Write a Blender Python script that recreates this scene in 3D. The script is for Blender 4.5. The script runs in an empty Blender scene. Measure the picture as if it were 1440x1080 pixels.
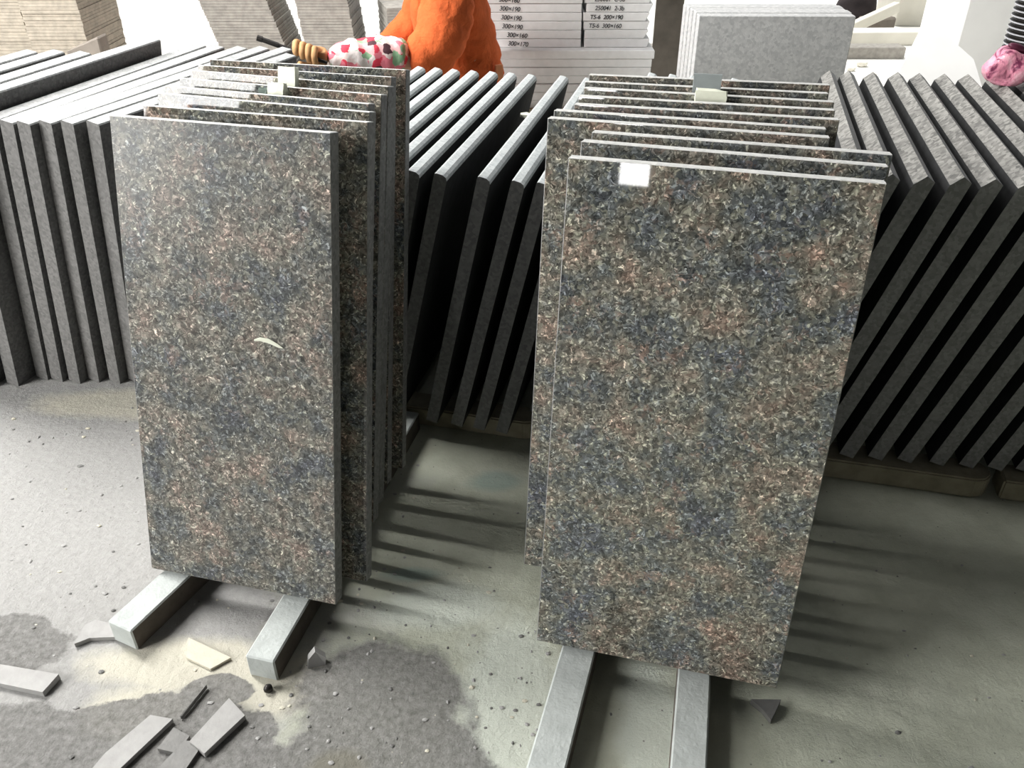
import bpy, bmesh, math, random
from mathutils import Vector, Matrix
random.seed(7)
R = math.radians
sc = bpy.context.scene
COL = sc.collection

# ------------------------------------------------------------------ camera
cam_d = bpy.data.cameras.new('camera')
cam_d.sensor_fit = 'HORIZONTAL'
cam_d.sensor_width = 36.0
cam_d.lens = 36.0 * 1200.0 / 1440.0
cam_d.clip_start = 0.02
cam = bpy.data.objects.new('camera', cam_d)
COL.objects.link(cam)
cam.location = (0, 0, 0.921)
cam.rotation_euler = (R(90 - 33.4), 0, 0)
sc.camera = cam

# ------------------------------------------------------------------ world, sun, daylight
w = bpy.data.worlds.new('world'); sc.world = w
w.use_nodes = True
w.node_tree.nodes['Background'].inputs[0].default_value = (0.90, 0.96, 1.0, 1)
w.node_tree.nodes['Background'].inputs[1].default_value = 0.65

sun_d = bpy.data.lights.new('sun', 'SUN'); sun_d.energy = 4.0; sun_d.angle = R(35)
sun_d.color = (1.0, 0.97, 0.92)
sun = bpy.data.objects.new('sun', sun_d); COL.objects.link(sun)
to_sun = Vector((-0.32, 0.45, 1.1))
sun.rotation_euler = to_sun.to_track_quat('Z', 'Y').to_euler()

def bay_light(name, loc, target, sx, sy, power, col):
    """daylight coming in through an open bay of the shed"""
    d = bpy.data.lights.new(name, 'AREA'); d.shape = 'RECTANGLE'; d.size = sx; d.size_y = sy; d.energy = power; d.color = col
    o = bpy.data.objects.new(name, d); COL.objects.link(o); o.location = loc
    zq = (o.location - Vector(target)).normalized(); yq = Vector((0, 0, 1)); yq = (yq - zq * yq.dot(zq)).normalized(); xq = yq.cross(zq)
    o.rotation_euler = Matrix((xq, yq, zq)).transposed().to_euler()
    return o
bay_light('daylight_bay', (-1.60, 1.78, 1.78), (-0.1, 0.9, 0.2), 0.42, 1.1, 84, (1.0, 0.985, 0.96))
bay_light('daylight_front_bay', (-2.6, -0.02, 1.25), (0.0, 0.85, 0.3), 1.3, 1.4, 98, (1.0, 0.99, 0.97))

vs = sc.view_settings
vs.view_transform = 'Standard'; vs.look = 'None'; vs.exposure = 0.0; vs.gamma = 1.0
vs.use_curve_mapping = False

# ------------------------------------------------------------------ materials
def new_mat(name):
    m = bpy.data.materials.new(name); m.use_nodes = True
    nt = m.node_tree
    return m, nt, nt.nodes['Principled BSDF']

def N(nt, t, **kw):
    n = nt.nodes.new(t)
    for k, v in kw.items():
        if k in n.inputs.keys(): n.inputs[k].default_value = v
        else: setattr(n, k, v)
    return n

def ramp(nt, src, stops, interp='LINEAR'):
    r = nt.nodes.new('ShaderNodeValToRGB'); r.color_ramp.interpolation = interp
    e = r.color_ramp.elements
    while len(e) < len(stops): e.new(0.5)
    for el, (p, c) in zip(e, stops):
        el.position = p
        el.color = (c, c, c, 1) if isinstance(c, (int, float)) else (*c, 1)
    nt.links.new(src, r.inputs[0])
    return r.outputs[0]

def mixc(nt, fac, a, b, mode='MIX'):
    m = nt.nodes.new('ShaderNodeMix'); m.data_type = 'RGBA'; m.blend_type = mode
    for s, v in ((m.inputs[0], fac), (m.inputs[6], a), (m.inputs[7], b)):
        if isinstance(v, (int, float)): s.default_value = v
        elif isinstance(v, tuple): s.default_value = (*v, 1)
        else: nt.links.new(v, s)
    return m.outputs[2]

def math_n(nt, op, a, b=None, c=None):
    m = nt.nodes.new('ShaderNodeMath'); m.operation = op
    for i, v in enumerate((a, b, c)):
        if v is None: continue
        if isinstance(v, (int, float)): m.inputs[i].default_value = v
        else: nt.links.new(v, m.inputs[i])
    return m.outputs[0]

def coords(nt, rnd=True):
    tc = nt.nodes.new('ShaderNodeTexCoord'); out = tc.outputs['Object']
    if rnd:
        oi = nt.nodes.new('ShaderNodeObjectInfo')
        mul = N(nt, 'ShaderNodeVectorMath', operation='MULTIPLY_ADD')
        cmb = nt.nodes.new('ShaderNodeCombineXYZ')
        for i in range(3): nt.links.new(oi.outputs['Random'], cmb.inputs[i])
        nt.links.new(cmb.outputs[0], mul.inputs[0]); mul.inputs[1].default_value = (37, 53, 71)
        nt.links.new(out, mul.inputs[2]); out = mul.outputs[0]
    return out

def noise(nt, vec, scale, detail=4, rough=0.55, dist=0.0):
    n = N(nt, 'ShaderNodeTexNoise', Scale=scale, Detail=detail, Roughness=rough, Distortion=dist)
    nt.links.new(vec, n.inputs['Vector'])
    return n

def bump(nt, bsdf, h, strength, dist):
    b = N(nt, 'ShaderNodeBump', Strength=strength, Distance=dist)
    nt.links.new(h, b.inputs['Height']); nt.links.new(b.outputs[0], bsdf.inputs['Normal'])

def granite(name, gain=1.0, rough=0.025, red=1.0, sat=1.0):
    m, nt, bs = new_mat(name)
    v = coords(nt)
    warp = noise(nt, v, 90, 2)
    wv = N(nt, 'ShaderNodeVectorMath', operation='MULTIPLY_ADD')
    nt.links.new(warp.outputs['Color'], wv.inputs[0]); wv.inputs[1].default_value = (0.016,) * 3
    nt.links.new(v, wv.inputs[2]); wv = wv.outputs[0]
    zone = noise(nt, v, 17, 4, 0.62)
    z2 = noise(nt, v, 24, 4, 0.65)
    base = ramp(nt, zone.outputs[0], [(0.30, (.090, .098, .118)), (0.43, (.105, .115, .112)),
                                      (0.54, (.165, .155, .125)), (0.68, (.230, .165, .128))])
    vo = N(nt, 'ShaderNodeTexVoronoi', Scale=225); nt.links.new(wv, vo.inputs['Vector'])
    sep = nt.nodes.new('ShaderNodeSeparateColor'); nt.links.new(vo.outputs['Color'], sep.inputs[0])
    vo2 = N(nt, 'ShaderNodeTexVoronoi', Scale=440); nt.links.new(wv, vo2.inputs['Vector'])
    sep2 = nt.nodes.new('ShaderNodeSeparateColor'); nt.links.new(vo2.outputs['Color'], sep2.inputs[0])
    lum = ramp(nt, sep.outputs[0], [(0.0, .55), (0.35, .82), (0.7, 1.08), (0.93, 1.5), (1.0, 2.0)])
    lum2 = ramp(nt, sep2.outputs[0], [(0.0, .40), (0.30, .8), (0.72, 1.08), (0.88, 1.55), (1.0, 3.0)])
    c = mixc(nt, 1.0, base, lum, 'MULTIPLY')
    c = mixc(nt, 1.0, c, lum2, 'MULTIPLY')
    # feldspar blotches, brown-red, and bluish quartz
    rb = math_n(nt, 'ADD', z2.outputs[0], math_n(nt, 'MULTIPLY', sep.outputs[1], 0.16))
    rf = ramp(nt, rb, [(0.65, 0.0), (0.80, 0.66 * red)])
    c = mixc(nt, rf, c, mixc(nt, 1.0, (.31, .20, .15), lum2, 'MULTIPLY'))
    gf = ramp(nt, sep.outputs[2], [(0.80, 0.0), (0.9, 0.55)])
    c = mixc(nt, gf, c, mixc(nt, 1.0, (.27, .27, .205), lum2, 'MULTIPLY'))
    if gain != 1.0 or sat != 1.0:
        h = N(nt, 'ShaderNodeHueSaturation', Saturation=sat, Value=gain)
        nt.links.new(c, h.inputs['Color']); c = h.outputs[0]
    nt.links.new(c, bs.inputs['Base Color'])
    bs.inputs['Roughness'].default_value = rough
    bs.inputs['IOR'].default_value = 1.5
    return m

def plain(name, col, rough=0.7, var=0.12, scale=30, bumpd=0.0, bscale=80, spec=0.4, col2=None, metal=0.0, rnd=True):
    m, nt, bs = new_mat(name)
    v = coords(nt, rnd)
    n = noise(nt, v, scale, 5)
    if col2 is None: col2 = tuple(min(1, x * (1 + var)) for x in col); col1 = tuple(x * (1 - var) for x in col)
    else: col1 = col
    c = ramp(nt, n.outputs[0], [(0.3, col1), (0.7, col2)])
    nt.links.new(c, bs.inputs['Base Color'])
    bs.inputs['Roughness'].default_value = rough
    bs.inputs['Specular IOR Level'].default_value = spec
    bs.inputs['Metallic'].default_value = metal
    if bumpd:
        n2 = noise(nt, v, bscale, 6)
        bump(nt, bs, n2.outputs[0], 1.0, bumpd)
    return m

def speckle(name, dark, light, rough=0.6, scale=220):
    m, nt, bs = new_mat(name)
    v = coords(nt)
    vo = N(nt, 'ShaderNodeTexVoronoi', Scale=scale); nt.links.new(v, vo.inputs['Vector'])
    sp = nt.nodes.new('ShaderNodeSeparateColor'); nt.links.new(vo.outputs['Color'], sp.inputs[0])
    n = noise(nt, v, 25, 4)
    f = math_n(nt, 'ADD', math_n(nt, 'MULTIPLY', sp.outputs[0], 0.55), math_n(nt, 'MULTIPLY', n.outputs[0], 0.45))
    c = ramp(nt, f, [(0.15, dark), (0.85, light)])
    nt.links.new(c, bs.inputs['Base Color']); bs.inputs['Roughness'].default_value = rough
    n2 = noise(nt, v, 300, 3); bump(nt, bs, n2.outputs[0], 0.6, 0.0008)
    return m

M_GRAN = granite('polished_brown_granite', gain=1.2, sat=0.9)
M_GRAN_HAZY = granite('polished_grey_granite', gain=1.05, red=0.75, sat=0.75, rough=0.33)
M_DARKG = granite('polished_dark_granite', gain=0.55, rough=0.12, red=0.5, sat=0.6)
M_EDGE = speckle('sawn_granite_edge', (.15, .15, .148), (.30, .30, .29))  # slab sides, darkened for the shade on them
M_BACK = speckle('sawn_granite_back', (.07, .07, .07), (.15, .15, .145))
M_TOP = speckle('dusty_sawn_edge', (.27, .28, .28), (.47, .475, .47))
M_TOPM = speckle('skylit_sawn_edge', (.48, .52, .525), (.70, .73, .725))  # middle slab tops, sky light painted in as pale blue
M_TOPR = speckle('rough_speckled_edge', (.10, .097, .09), (.36, .35, .325), scale=170)
M_END = speckle('sawn_end', (.10, .10, .10), (.19, .19, .185))
M_ENDR = speckle('sawn_end_grey', (.17, .17, .165), (.30, .30, .29))
M_ENDL = speckle('dusty_sawn_end', (.11, .108, .104), (.20, .197, .19))
M_DARKS = plain('dark_sawn_face', (.045, .046, .047), 0.75, 0.2, 60, spec=0.12)
M_TOPS = speckle('smooth_sawn_top', (.20, .20, .197), (.29, .29, .285), scale=400)
M_EDGE_LIT = speckle('lit_granite_edge', (.55, .55, .53), (.78, .77, .74))  # paler edge copy, paints the light along the top edges of leaning slabs
M_GREY = speckle('flamed_grey_granite', (.42, .425, .43), (.62, .62, .615), scale=160, rough=0.75)
M_WHITE = plain('white_stone', (.86, .86, .86), 0.7, 0.05, 40)
M_WHITESIDE = plain('white_sheet', (.93, .93, .92), 0.6, 0.03, 10)
M_CREAM = plain('cream_board', (.80, .77, .68), 0.7, 0.06, 12)
M_TILE = plain('grey_tile_layers', (.33, .31, .28), 0.75, 0.2, 50, bumpd=0.001)
M_TILE_B = plain('beige_tile_layers', (.44, .39, .32), 0.75, 0.2, 50, bumpd=0.001)
M_BAR = plain('pale_cut_stone_bar', (.46, .49, .475), 0.7, 0.10, 45, bumpd=0.0012, bscale=160)
M_BARSIDE = plain('dark_bar_side', (.10, .085, .07), 0.85, 0.25, 40, bumpd=0.001)
M_WOOD = plain('weathered_timber', (.30, .27, .19), 0.8, 0.25, 30, bumpd=0.001)
M_BROWN = plain('brown_weathered_board', (.24, .21, .18), 0.85, 0.25, 14, bumpd=0.0015, bscale=40)
M_CHIP = plain('pale_green_chip', (.80, .82, .68), 0.5, 0.06, 60)
M_CHIPG = plain('grey_green_chip', (.28, .31, .31), 0.5, 0.08, 60)
M_CHIPD = plain('dark_green_chip', (.10, .14, .115), 0.5, 0.2, 60)
M_SHARD = plain('grey_stone_shard', (.36, .355, .345), 0.7, 0.08, 60, bumpd=0.0006, bscale=200)
M_SHARD_W = plain('damp_stone_shard', (.17, .168, .16), 0.55, 0.15, 60, bumpd=0.0006, bscale=200)
M_SHARD_B = plain('dusty_beige_shard', (.60, .57, .47), 0.8, 0.06, 60, bumpd=0.0006, bscale=200)
M_BLACK = plain('black_ink', (.015, .015, .02), 0.7, 0.1)
M_STEEL = plain('dark_steel', (.035, .032, .03), 0.45, 0.2, 60, metal=0.6)
M_ORANGE = plain('orange_cotton', (.66, .135, .04), 0.9, 0.14, 22, bumpd=0.012, bscale=17, spec=0.15)
M_TROUSER = plain('dark_trousers', (.05, .055, .07), 0.9, 0.15)
M_SKIN = plain('skin', (.62, .36, .25), 0.55, 0.06, 20)
M_GLOVE = plain('tan_work_glove', (.58, .33, .15), 0.8, 0.12, 60, bumpd=0.001)
M_HAIR = plain('black_hair', (.012, .010, .009), 0.5, 0.2, 90)
M_ADDED_ROOF = plain('added_roof_sheet', (.10, .10, .11), 0.7, 0.1, 2)
M_WALL = plain('shed_wall', (.12, .12, .115), 0.85, 0.1, 2)
M_HOSE = plain('grey_ribbed_plastic', (.45, .45, .48), 0.4, 0.1, 20)
M_OLIVE = plain('olive_cloth', (.25, .26, .08), 0.8, 0.2, 30)
M_DARKCLOTH = plain('dark_plum_cloth', (.035, .028, .030), 0.9, 0.3, 20, bumpd=0.004, bscale=25)
M_PINKDARK = plain('dark_plum_plastic', (.13, .03, .06), 0.4, 0.2, 30)

def mat_pink():
    m, nt, bs = new_mat('pink_plastic_bag')
    v = coords(nt, False)
    n = noise(nt, v, 26, 3, dist=1.5)
    c = ramp(nt, n.outputs[0], [(0.38, (.20, .035, .09)), (0.47, (.86, .32, .44)), (0.7, (.92, .55, .62))])
    nt.links.new(c, bs.inputs['Base Color']); bs.inputs['Roughness'].default_value = 0.35
    bs.inputs['Subsurface Weight'].default_value = 0.0
    n2 = noise(nt, v, 40, 4); bump(nt, bs, n2.outputs[0], 1.0, 0.006)
    return m
M_PINK = mat_pink()

def mat_floral():
    m, nt, bs = new_mat('floral_cotton')
    v = coords(nt, False)
    w1 = noise(nt, v, 30, 3)
    wv = N(nt, 'ShaderNodeVectorMath', operation='MULTIPLY_ADD')
    nt.links.new(w1.outputs['Color'], wv.inputs[0]); wv.inputs[1].default_value = (0.03,) * 3
    nt.links.new(v, wv.inputs[2])
    vo = N(nt, 'ShaderNodeTexVoronoi', Scale=52); nt.links.new(wv.outputs[0], vo.inputs['Vector'])
    sp = nt.nodes.new('ShaderNodeSeparateColor'); nt.links.new(vo.outputs['Color'], sp.inputs[0])
    c = ramp(nt, sp.outputs[0], [(0.0, (.88, .80, .77)), (0.26, (.86, .22, .28)), (0.44, (.90, .74, .70)),
                                 (0.60, (.75, .05, .09)), (0.76, (.88, .50, .50)), (0.88, (.10, .04, .05))], 'CONSTANT')
    g = ramp(nt, sp.outputs[1], [(0.0, 0.0), (0.90, 1.0)], 'CONSTANT')
    c = mixc(nt, g, c, (.30, .50, .30))
    nt.links.new(c, bs.inputs['Base Color']); bs.inputs['Roughness'].default_value = 0.85
    n2 = noise(nt, v, 35, 4); bump(nt, bs, n2.outputs[0], 1.0, 0.004)
    return m
M_FLORAL = mat_floral()

def mat_emit(name, col, s):
    m, nt, bs = new_mat(name)
    bs.inputs['Base Color'].default_value = (.8, .8, .8, 1)
    bs.inputs['Emission Color'].default_value = (*col, 1); bs.inputs['Emission Strength'].default_value = s
    return m
M_PANE = mat_emit('daylit_frosted_pane', (1, 1, 1), 26)

def mat_floor():
    m, nt, bs = new_mat('dusty_concrete')
    tc = nt.nodes.new('ShaderNodeTexCoord'); v = tc.outputs['Object']
    sx = nt.nodes.new('ShaderNodeSeparateXYZ'); nt.links.new(v, sx.inputs[0])
    nb = noise(nt, v, 3.5, 5, 0.6); nm = noise(nt, v, 14, 6, 0.65); nf = noise(nt, v, 110, 6, 0.7)
    X, Y = sx.outputs[0], sx.outputs[1]
    warp = math_n(nt, 'MULTIPLY', math_n(nt, 'SUBTRACT', nm.outputs[0], 0.5), 0.9)
    # worn concrete
    conc = ramp(nt, nm.outputs[0], [(0.30, (.43, .445, .355)), (0.55, (.53, .55, .45)), (0.75, (.60, .61, .51))])
    # pale stone dust lying on the left part of the yard
    f = math_n(nt, 'MULTIPLY', math_n(nt, 'ADD', X, 0.16), -2.6)
    f = math_n(nt, 'ADD', f, math_n(nt, 'ADD', warp, math_n(nt, 'MULTIPLY', math_n(nt, 'SUBTRACT', nb.outputs[0], .5), .8)))
    fd = ramp(nt, f, [(0.0, 0.0), (0.55, 1.0)])
    dust = ramp(nt, nf.outputs[0], [(0.25, (.30, .297, .285)), (0.6, (.37, .366, .354)), (0.8, (.415, .41, .395))])
    c = mixc(nt, fd, conc, dust)
    # yellowish fine powder beside the bars
    def blob(cx, cy, rx, ry, lo=0.35, hi=0.75, wamp=1.0):
        dx = math_n(nt, 'DIVIDE', math_n(nt, 'SUBTRACT', X, cx), rx)
        dy = math_n(nt, 'DIVIDE', math_n(nt, 'SUBTRACT', Y, cy), ry)
        d = math_n(nt, 'SQRT', math_n(nt, 'ADD', math_n(nt, 'MULTIPLY', dx, dx), math_n(nt, 'MULTIPLY', dy, dy)))
        d = math_n(nt, 'SUBTRACT', 1.35, d)
        d = math_n(nt, 'ADD', d, math_n(nt, 'MULTIPLY', warp, wamp))
        return ramp(nt, d, [(lo, 0.0), (hi, 1.0)])
    def blobs(lst):
        o = None
        for a in lst:
            b = blob(*a)
            o = b if o is None else math_n(nt, 'MAXIMUM', o, b)
        return o
    pw = blobs([(-0.42, 0.73, .16, .05), (-0.30, 0.70, .10, .06), (-0.47, .66, .08, .05), (-0.70, 1.33, .25, .06)])
    c = mixc(nt, math_n(nt, 'MULTIPLY', pw, 0.9), c, (.56, .535, .445))
    # pale powder down the middle lane and between the right bars
    pm = blobs([(0.00, 0.64, .09, .22), (-0.10, .83, .11, .05), (0.17, .60, .05, .20)])
    c = mixc(nt, math_n(nt, 'MULTIPLY', pm, 0.75), c, (.62, .66, .59))
    # damp grey patches
    wet = blobs([(-0.69, 0.76, .10, .055, .35, .42), (-0.62, 0.60, .17, .075, .35, .42), (-0.43, 0.63, .15, .055, .35, .41),
                 (-0.40, 0.56, .3, .06, .35, .41), (-0.37, .69, .05, .025, .35, .42),
                 (-0.17, 0.68, .12, .10, .35, .55), (-0.15, 0.56, .16, .12, .35, .5)])
    wcol = ramp(nt, nf.outputs[0], [(0.3, (.11, .108, .10)), (0.5, (.19, .187, .178)), (0.75, (.29, .285, .275))])
    c = mixc(nt, math_n(nt, 'MULTIPLY', wet, 0.92), c, wcol)
    mud = blobs([(-0.20, 0.585, .05, .03, .45, .8), (-0.26, .555, .05, .025, .45, .8)])
    c = mixc(nt, math_n(nt, 'MULTIPLY', mud, 0.7), c, (.20, .19, .15))
    gr = blobs([(-0.03, 1.10, .06, .035, .45, .9), (-0.15, .89, .06, .02, .45, .9)])
    c = mixc(nt, math_n(nt, 'MULTIPLY', gr, 0.6), c, (.27, .37, .34))
    # floor painted white further back, for the blown-out daylight there
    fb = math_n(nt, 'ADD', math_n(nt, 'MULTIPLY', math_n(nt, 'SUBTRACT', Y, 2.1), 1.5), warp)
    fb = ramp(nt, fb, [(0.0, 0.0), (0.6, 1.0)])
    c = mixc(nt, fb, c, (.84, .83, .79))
    # small dark specks
    vo = N(nt, 'ShaderNodeTexVoronoi', Scale=75); nt.links.new(v, vo.inputs['Vector'])
    sk = ramp(nt, vo.outputs['Distance'], [(0.06, 1.0), (0.12, 0.0)])
    spc = nt.nodes.new('ShaderNodeSeparateColor'); nt.links.new(vo.outputs['Color'], spc.inputs[0])
    sk = math_n(nt, 'MULTIPLY', sk, ramp(nt, spc.outputs[0], [(0.78, 0.0), (0.82, 0.75)]))
    c = mixc(nt, sk, c, (.13, .12, .11))
    nt.links.new(c, bs.inputs['Base Color'])
    bs.inputs['Roughness'].default_value = 0.85; bs.inputs['Specular IOR Level'].default_value = 0.25
    nh = noise(nt, v, 45, 8, 0.72)
    bump(nt, bs, nh.outputs[0], 0.8, 0.006)
    return m
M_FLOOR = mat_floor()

# ------------------------------------------------------------------ helpers
def link(o, parent=None):
    COL.objects.link(o)
    if parent is not None: o.parent = parent
    return o

def tag(o, label=None, cat=None, group=None, kind=None):
    if label: o['label'] = label
    if cat: o['category'] = cat
    if group: o['group'] = group
    if kind or label: o['kind'] = kind or 'thing'
    return o

def mesh_obj(name, bm, mats, parent=None, smooth=False):
    me = bpy.data.meshes.new(name); bm.normal_update(); bm.to_mesh(me); bm.free()
    for m in (mats if isinstance(mats, (list, tuple)) else [mats]): me.materials.append(m)
    if smooth:
        for p in me.polygons: p.use_smooth = True
    return link(bpy.data.objects.new(name, me), parent)

def empty(name, loc, rz=0.0):
    o = bpy.data.objects.new(name, None); o.empty_display_size = 0.05
    o.location = loc; o.rotation_euler = (0, 0, rz)
    return link(o)

def bm_box(bm, x0, x1, y0, y1, z0, z1, bev=0.0, seg=1):
    vs_ = [bm.verts.new(p) for p in ((x0, y0, z0), (x1, y0, z0), (x1, y1, z0), (x0, y1, z0),
                                     (x0, y0, z1), (x1, y0, z1), (x1, y1, z1), (x0, y1, z1))]
    fs = [bm.faces.new([vs_[i] for i in q]) for q in ((3, 2, 1, 0), (4, 5, 6, 7), (0, 1, 5, 4), (1, 2, 6, 5), (2, 3, 7, 6), (3, 0, 4, 7))]
    if bev:
        es = list({e for f in fs for e in f.edges})
        bmesh.ops.bevel(bm, geom=es, offset=bev, segments=seg, affect='EDGES', profile=0.5)
    return fs

def frame(origin, xa, ya, za):
    m = Matrix.Identity(4)
    for i, a in enumerate((xa, ya, za)):
        a = a.normalized()
        for j in range(3): m[j][i] = a[j]
    m.translation = origin
    return m

ORD = ['frontmost', 'second', 'third', 'fourth', 'fifth', 'sixth', 'seventh', 'eighth', 'ninth', 'tenth', 'eleventh', 'twelfth', 'thirteenth', 'fourteenth', 'fifteenth', 'sixteenth', 'seventeenth', 'eighteenth']
NTH = ['first'] + ORD[1:]
BZ = 0.038      # top of the bearer bars

# ------------------------------------------------------------------ ground and rear wall, added roof and side walls
bm = bmesh.new()
bmesh.ops.create_grid(bm, x_segments=8, y_segments=8, size=16)
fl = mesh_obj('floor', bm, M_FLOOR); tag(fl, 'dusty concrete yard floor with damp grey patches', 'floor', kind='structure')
bm = bmesh.new(); bm_box(bm, -7, 5, -6, 3.35, 4.2, 4.3)  # unseen roof, added to keep the sky off the front of the scene
tag(mesh_obj('sky_blocking_roof', bm, M_ADDED_ROOF), 'unseen grey roof added to block the sky over the yard', 'roof', kind='structure')
# rear wall with one tall narrow window that mirrors in the polished slabs
WX0, WX1, WZ0, WZ1, WY = -2.175, -1.885, 0.43, 1.30, -5.2
bm = bmesh.new()
bm_box(bm, -7, WX0, WY - .15, WY, 0, 4.2); bm_box(bm, WX1, 5, WY - .15, WY, 0, 4.2)
bm_box(bm, WX0, WX1, WY - .15, WY, 0, WZ0); bm_box(bm, WX0, WX1, WY - .15, WY, WZ1, 4.2)
tag(mesh_obj('wall_rear', bm, M_WALL), 'plain grey shed wall behind the camera', 'wall', kind='structure')
bm = bmesh.new()
for a in ((WX0, WX0 + .015, WZ0, WZ1), (WX1 - .015, WX1, WZ0, WZ1), (WX0, WX1, WZ0, WZ0 + .015), (WX0, WX1, WZ1 - .015, WZ1)):
    bm_box(bm, a[0], a[1], WY - .05, WY - .01, a[2], a[3])
win = mesh_obj('window_1', bm, M_WALL); tag(win, 'tall narrow daylit window in rear wall', 'window', kind='structure')
bm = bmesh.new(); bm_box(bm, WX0 + .015, WX1 - .015, WY - .035, WY - .025, WZ0 + .015, WZ1 - .015)
mesh_obj('pane', bm, M_PANE, win)
bm = bmesh.new(); bm_box(bm, 4.9, 5.0, -6, 3.35, 0, 4.2)  # unseen side wall, added to cut the ambient light
tag(mesh_obj('added_wall_right', bm, M_WALL), 'unseen grey wall added on the right to block sky light', 'wall', kind='structure')

bm = bmesh.new(); bm_box(bm, -3.7, -3.6, -6, 3.35, 0, 4.2)  # unseen side wall, added so sky light enters only from the back
tag(mesh_obj('added_wall_left', bm, M_WALL), 'unseen grey wall added on the left to block sky light', 'wall', kind='structure')

# ------------------------------------------------------------------ leaning rows of polished slabs
def panel_mesh(w_, h, t, mats, bev=0.0009):
    bm = bmesh.new()
    bm_box(bm, -w_ / 2, w_ / 2, 0, t, 0, h, bev, 1)
    bm.normal_update()
    for f in bm.faces:
        n = f.normal
        f.material_index = 0 if n.y < -0.9 else (2 if n.y > 0.9 else (3 if n.z > .5 else 1))
    me = bpy.data.meshes.new('granite_tile'); bm.to_mesh(me); bm.free()
    for m in mats: me.materials.append(m)
    return me

def lean_panel(xm, ym, w_, yaw, lean, h, t, mats, zb=BZ):
    """top-front edge centre at xm, ym; leans back by lean degrees"""
    u = Vector((math.cos(R(yaw)), math.sin(R(yaw)), 0)); d = Vector((-u.y, u.x, 0))
    a = R(lean)
    up = d * math.sin(a) + Vector((0, 0, 1)) * math.cos(a)
    back = d * math.cos(a) - Vector((0, 0, 1)) * math.sin(a)
    top = Vector((xm, ym, zb + h * math.cos(a) + t * math.sin(a)))
    org = top - up * h
    o = bpy.data.objects.new('granite_tile', panel_mesh(w_, h, t, mats))
    o.matrix_world = frame(org, u, back, up)
    return link(o), (top, u, back, up)

LEFT = [(-.3356, .9725, .2795, -13.96), (-.3065, 1.0159, .2916, -13.83), (-.3094, 1.0647, .2945, -17.0), (-.3132, 1.1001, .2901, -17.0),
        (-.3057, 1.1411, .2951, -16.7), (-.3036, 1.1832, .2988, -17.0), (-.3034, 1.2229, .2904, -13.5), (-.2923, 1.2596, .2974, -11.9)]
RIGHT = [(.2007, .7940, .2989, -14.18), (.2180, .8429, .3023, -15.06), (.2335, .8765, .3049, -14.14), (.1879, .9300, .3042, -13.67),
         (.1948, .9604, .3015, -13.8), (.2198, .9905, .2998, -12.2), (.2269, 1.0273, .2992, -12.0), (.2365, 1.0634, .3005, -12.4),
         (.2409, 1.0978, .3008, -10.9), (.2522, 1.1362, .3061, -9.9)]
LT = 0.018
left_f, right_f = [], []
LDESC = ['frontmost slab of the left row, greyish polished granite with a pale scratch mark',
         'second slab from the front in the left row of leaning granite']
for i, (x, y, w_, yw) in enumerate(LEFT):
    o, f = lean_panel(x, y, w_, yw, 14.3, .61, .021 if i == 0 else LT, [M_GRAN_HAZY if i == 0 else M_GRAN, M_EDGE, M_BACK, M_EDGE_LIT])
    left_f.append(f)
    lab = LDESC[i] if i < 2 else ('rearmost slab of the left row, against the standing slabs' if i == len(LEFT) - 1
                                  else ORD[i] + ' slab from the front in the left row of leaning granite')
    tag(o, lab, 'stone slab', 'left row of leaning granite slabs')
for i, (x, y, w_, yw) in enumerate(RIGHT):
    o, f = lean_panel(x, y, w_, yw, 9.3, .61, .017, [M_GRAN, M_EDGE, M_BACK, M_EDGE_LIT])
    right_f.append(f)
    lab = {0: 'frontmost slab of the right row, large polished brown granite reflecting a bright window',
           3: 'fourth slab of the right row, sticking out left of the front slab',
           len(RIGHT) - 1: 'rearmost slab of the right row of leaning granite'}.get(i, ORD[i] + ' slab from the front in the right row of leaning granite')
    tag(o, lab, 'stone slab', 'right row of leaning granite slabs')

# pale scratch on the face of the front left slab: a lump of dried adhesive
top, u, back, up = left_f[0]
bm = bmesh.new()
pts = [(-.012, 0, .0012), (-.004, .0022, .0028), (.008, .0012, .0034), (.019, -.0030, .0026), (.026, -.0055, .0008)]
ring_prev = None
for (px_, pz_, r_) in pts:
    ring = [bm.verts.new((px_, -0.0006 * (1 + math.cos(k * math.pi / 3)) * (1 if True else 0), pz_ + r_ * math.sin(k * math.pi / 3))) for k in range(6)]
    if ring_prev:
        for k in range(6): bm.faces.new((ring_prev[k], ring_prev[(k + 1) % 6], ring[(k + 1) % 6], ring[k]))
    ring_prev = ring
sm = mesh_obj('adhesive_smear', bm, M_CHIP)
sm.matrix_world = frame(top - up * 0.252 + u * 0.048 - back * 0.0003, u, back, up)
tag(sm, 'pale dried smear on the face of the front left slab', 'smear')

# bearer bars under the rows
def bar(name, x, y, yaw_deg, length, wid, h, mat, z=0.0, bev=0.002):
    """right-hand near top edge at x,y ; runs away along yaw (clockwise from +y)"""
    bm = bmesh.new(); bm_box(bm, -wid, 0, 0, length, 0, h, bev, 1)
    bm.normal_update()
    for f in bm.faces: f.material_index = 1 if abs(f.normal.x) > .9 else 0
    o = mesh_obj(name, bm, [mat, M_BARSIDE]); o.location = (x, y, z); o.rotation_euler = (0, 0, -R(yaw_deg))
    return o
G = 'bearer bars under the leaning slabs'
tag(bar('stone_bar', -.4976, .7522, 25.2, .56, .042, BZ, M_BAR), 'left bearer bar under the left leaning row', 'stone bar', G)
tag(bar('stone_bar', -.2997, .7037, 13.8, .56, .040, BZ, M_BAR), 'right bearer bar under the left leaning row', 'stone bar', G)
tag(bar('stone_bar', .0385, .483, 16.0, .66, .043, BZ, M_BAR), 'left bearer bar under the right leaning row', 'stone bar', G)
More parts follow.
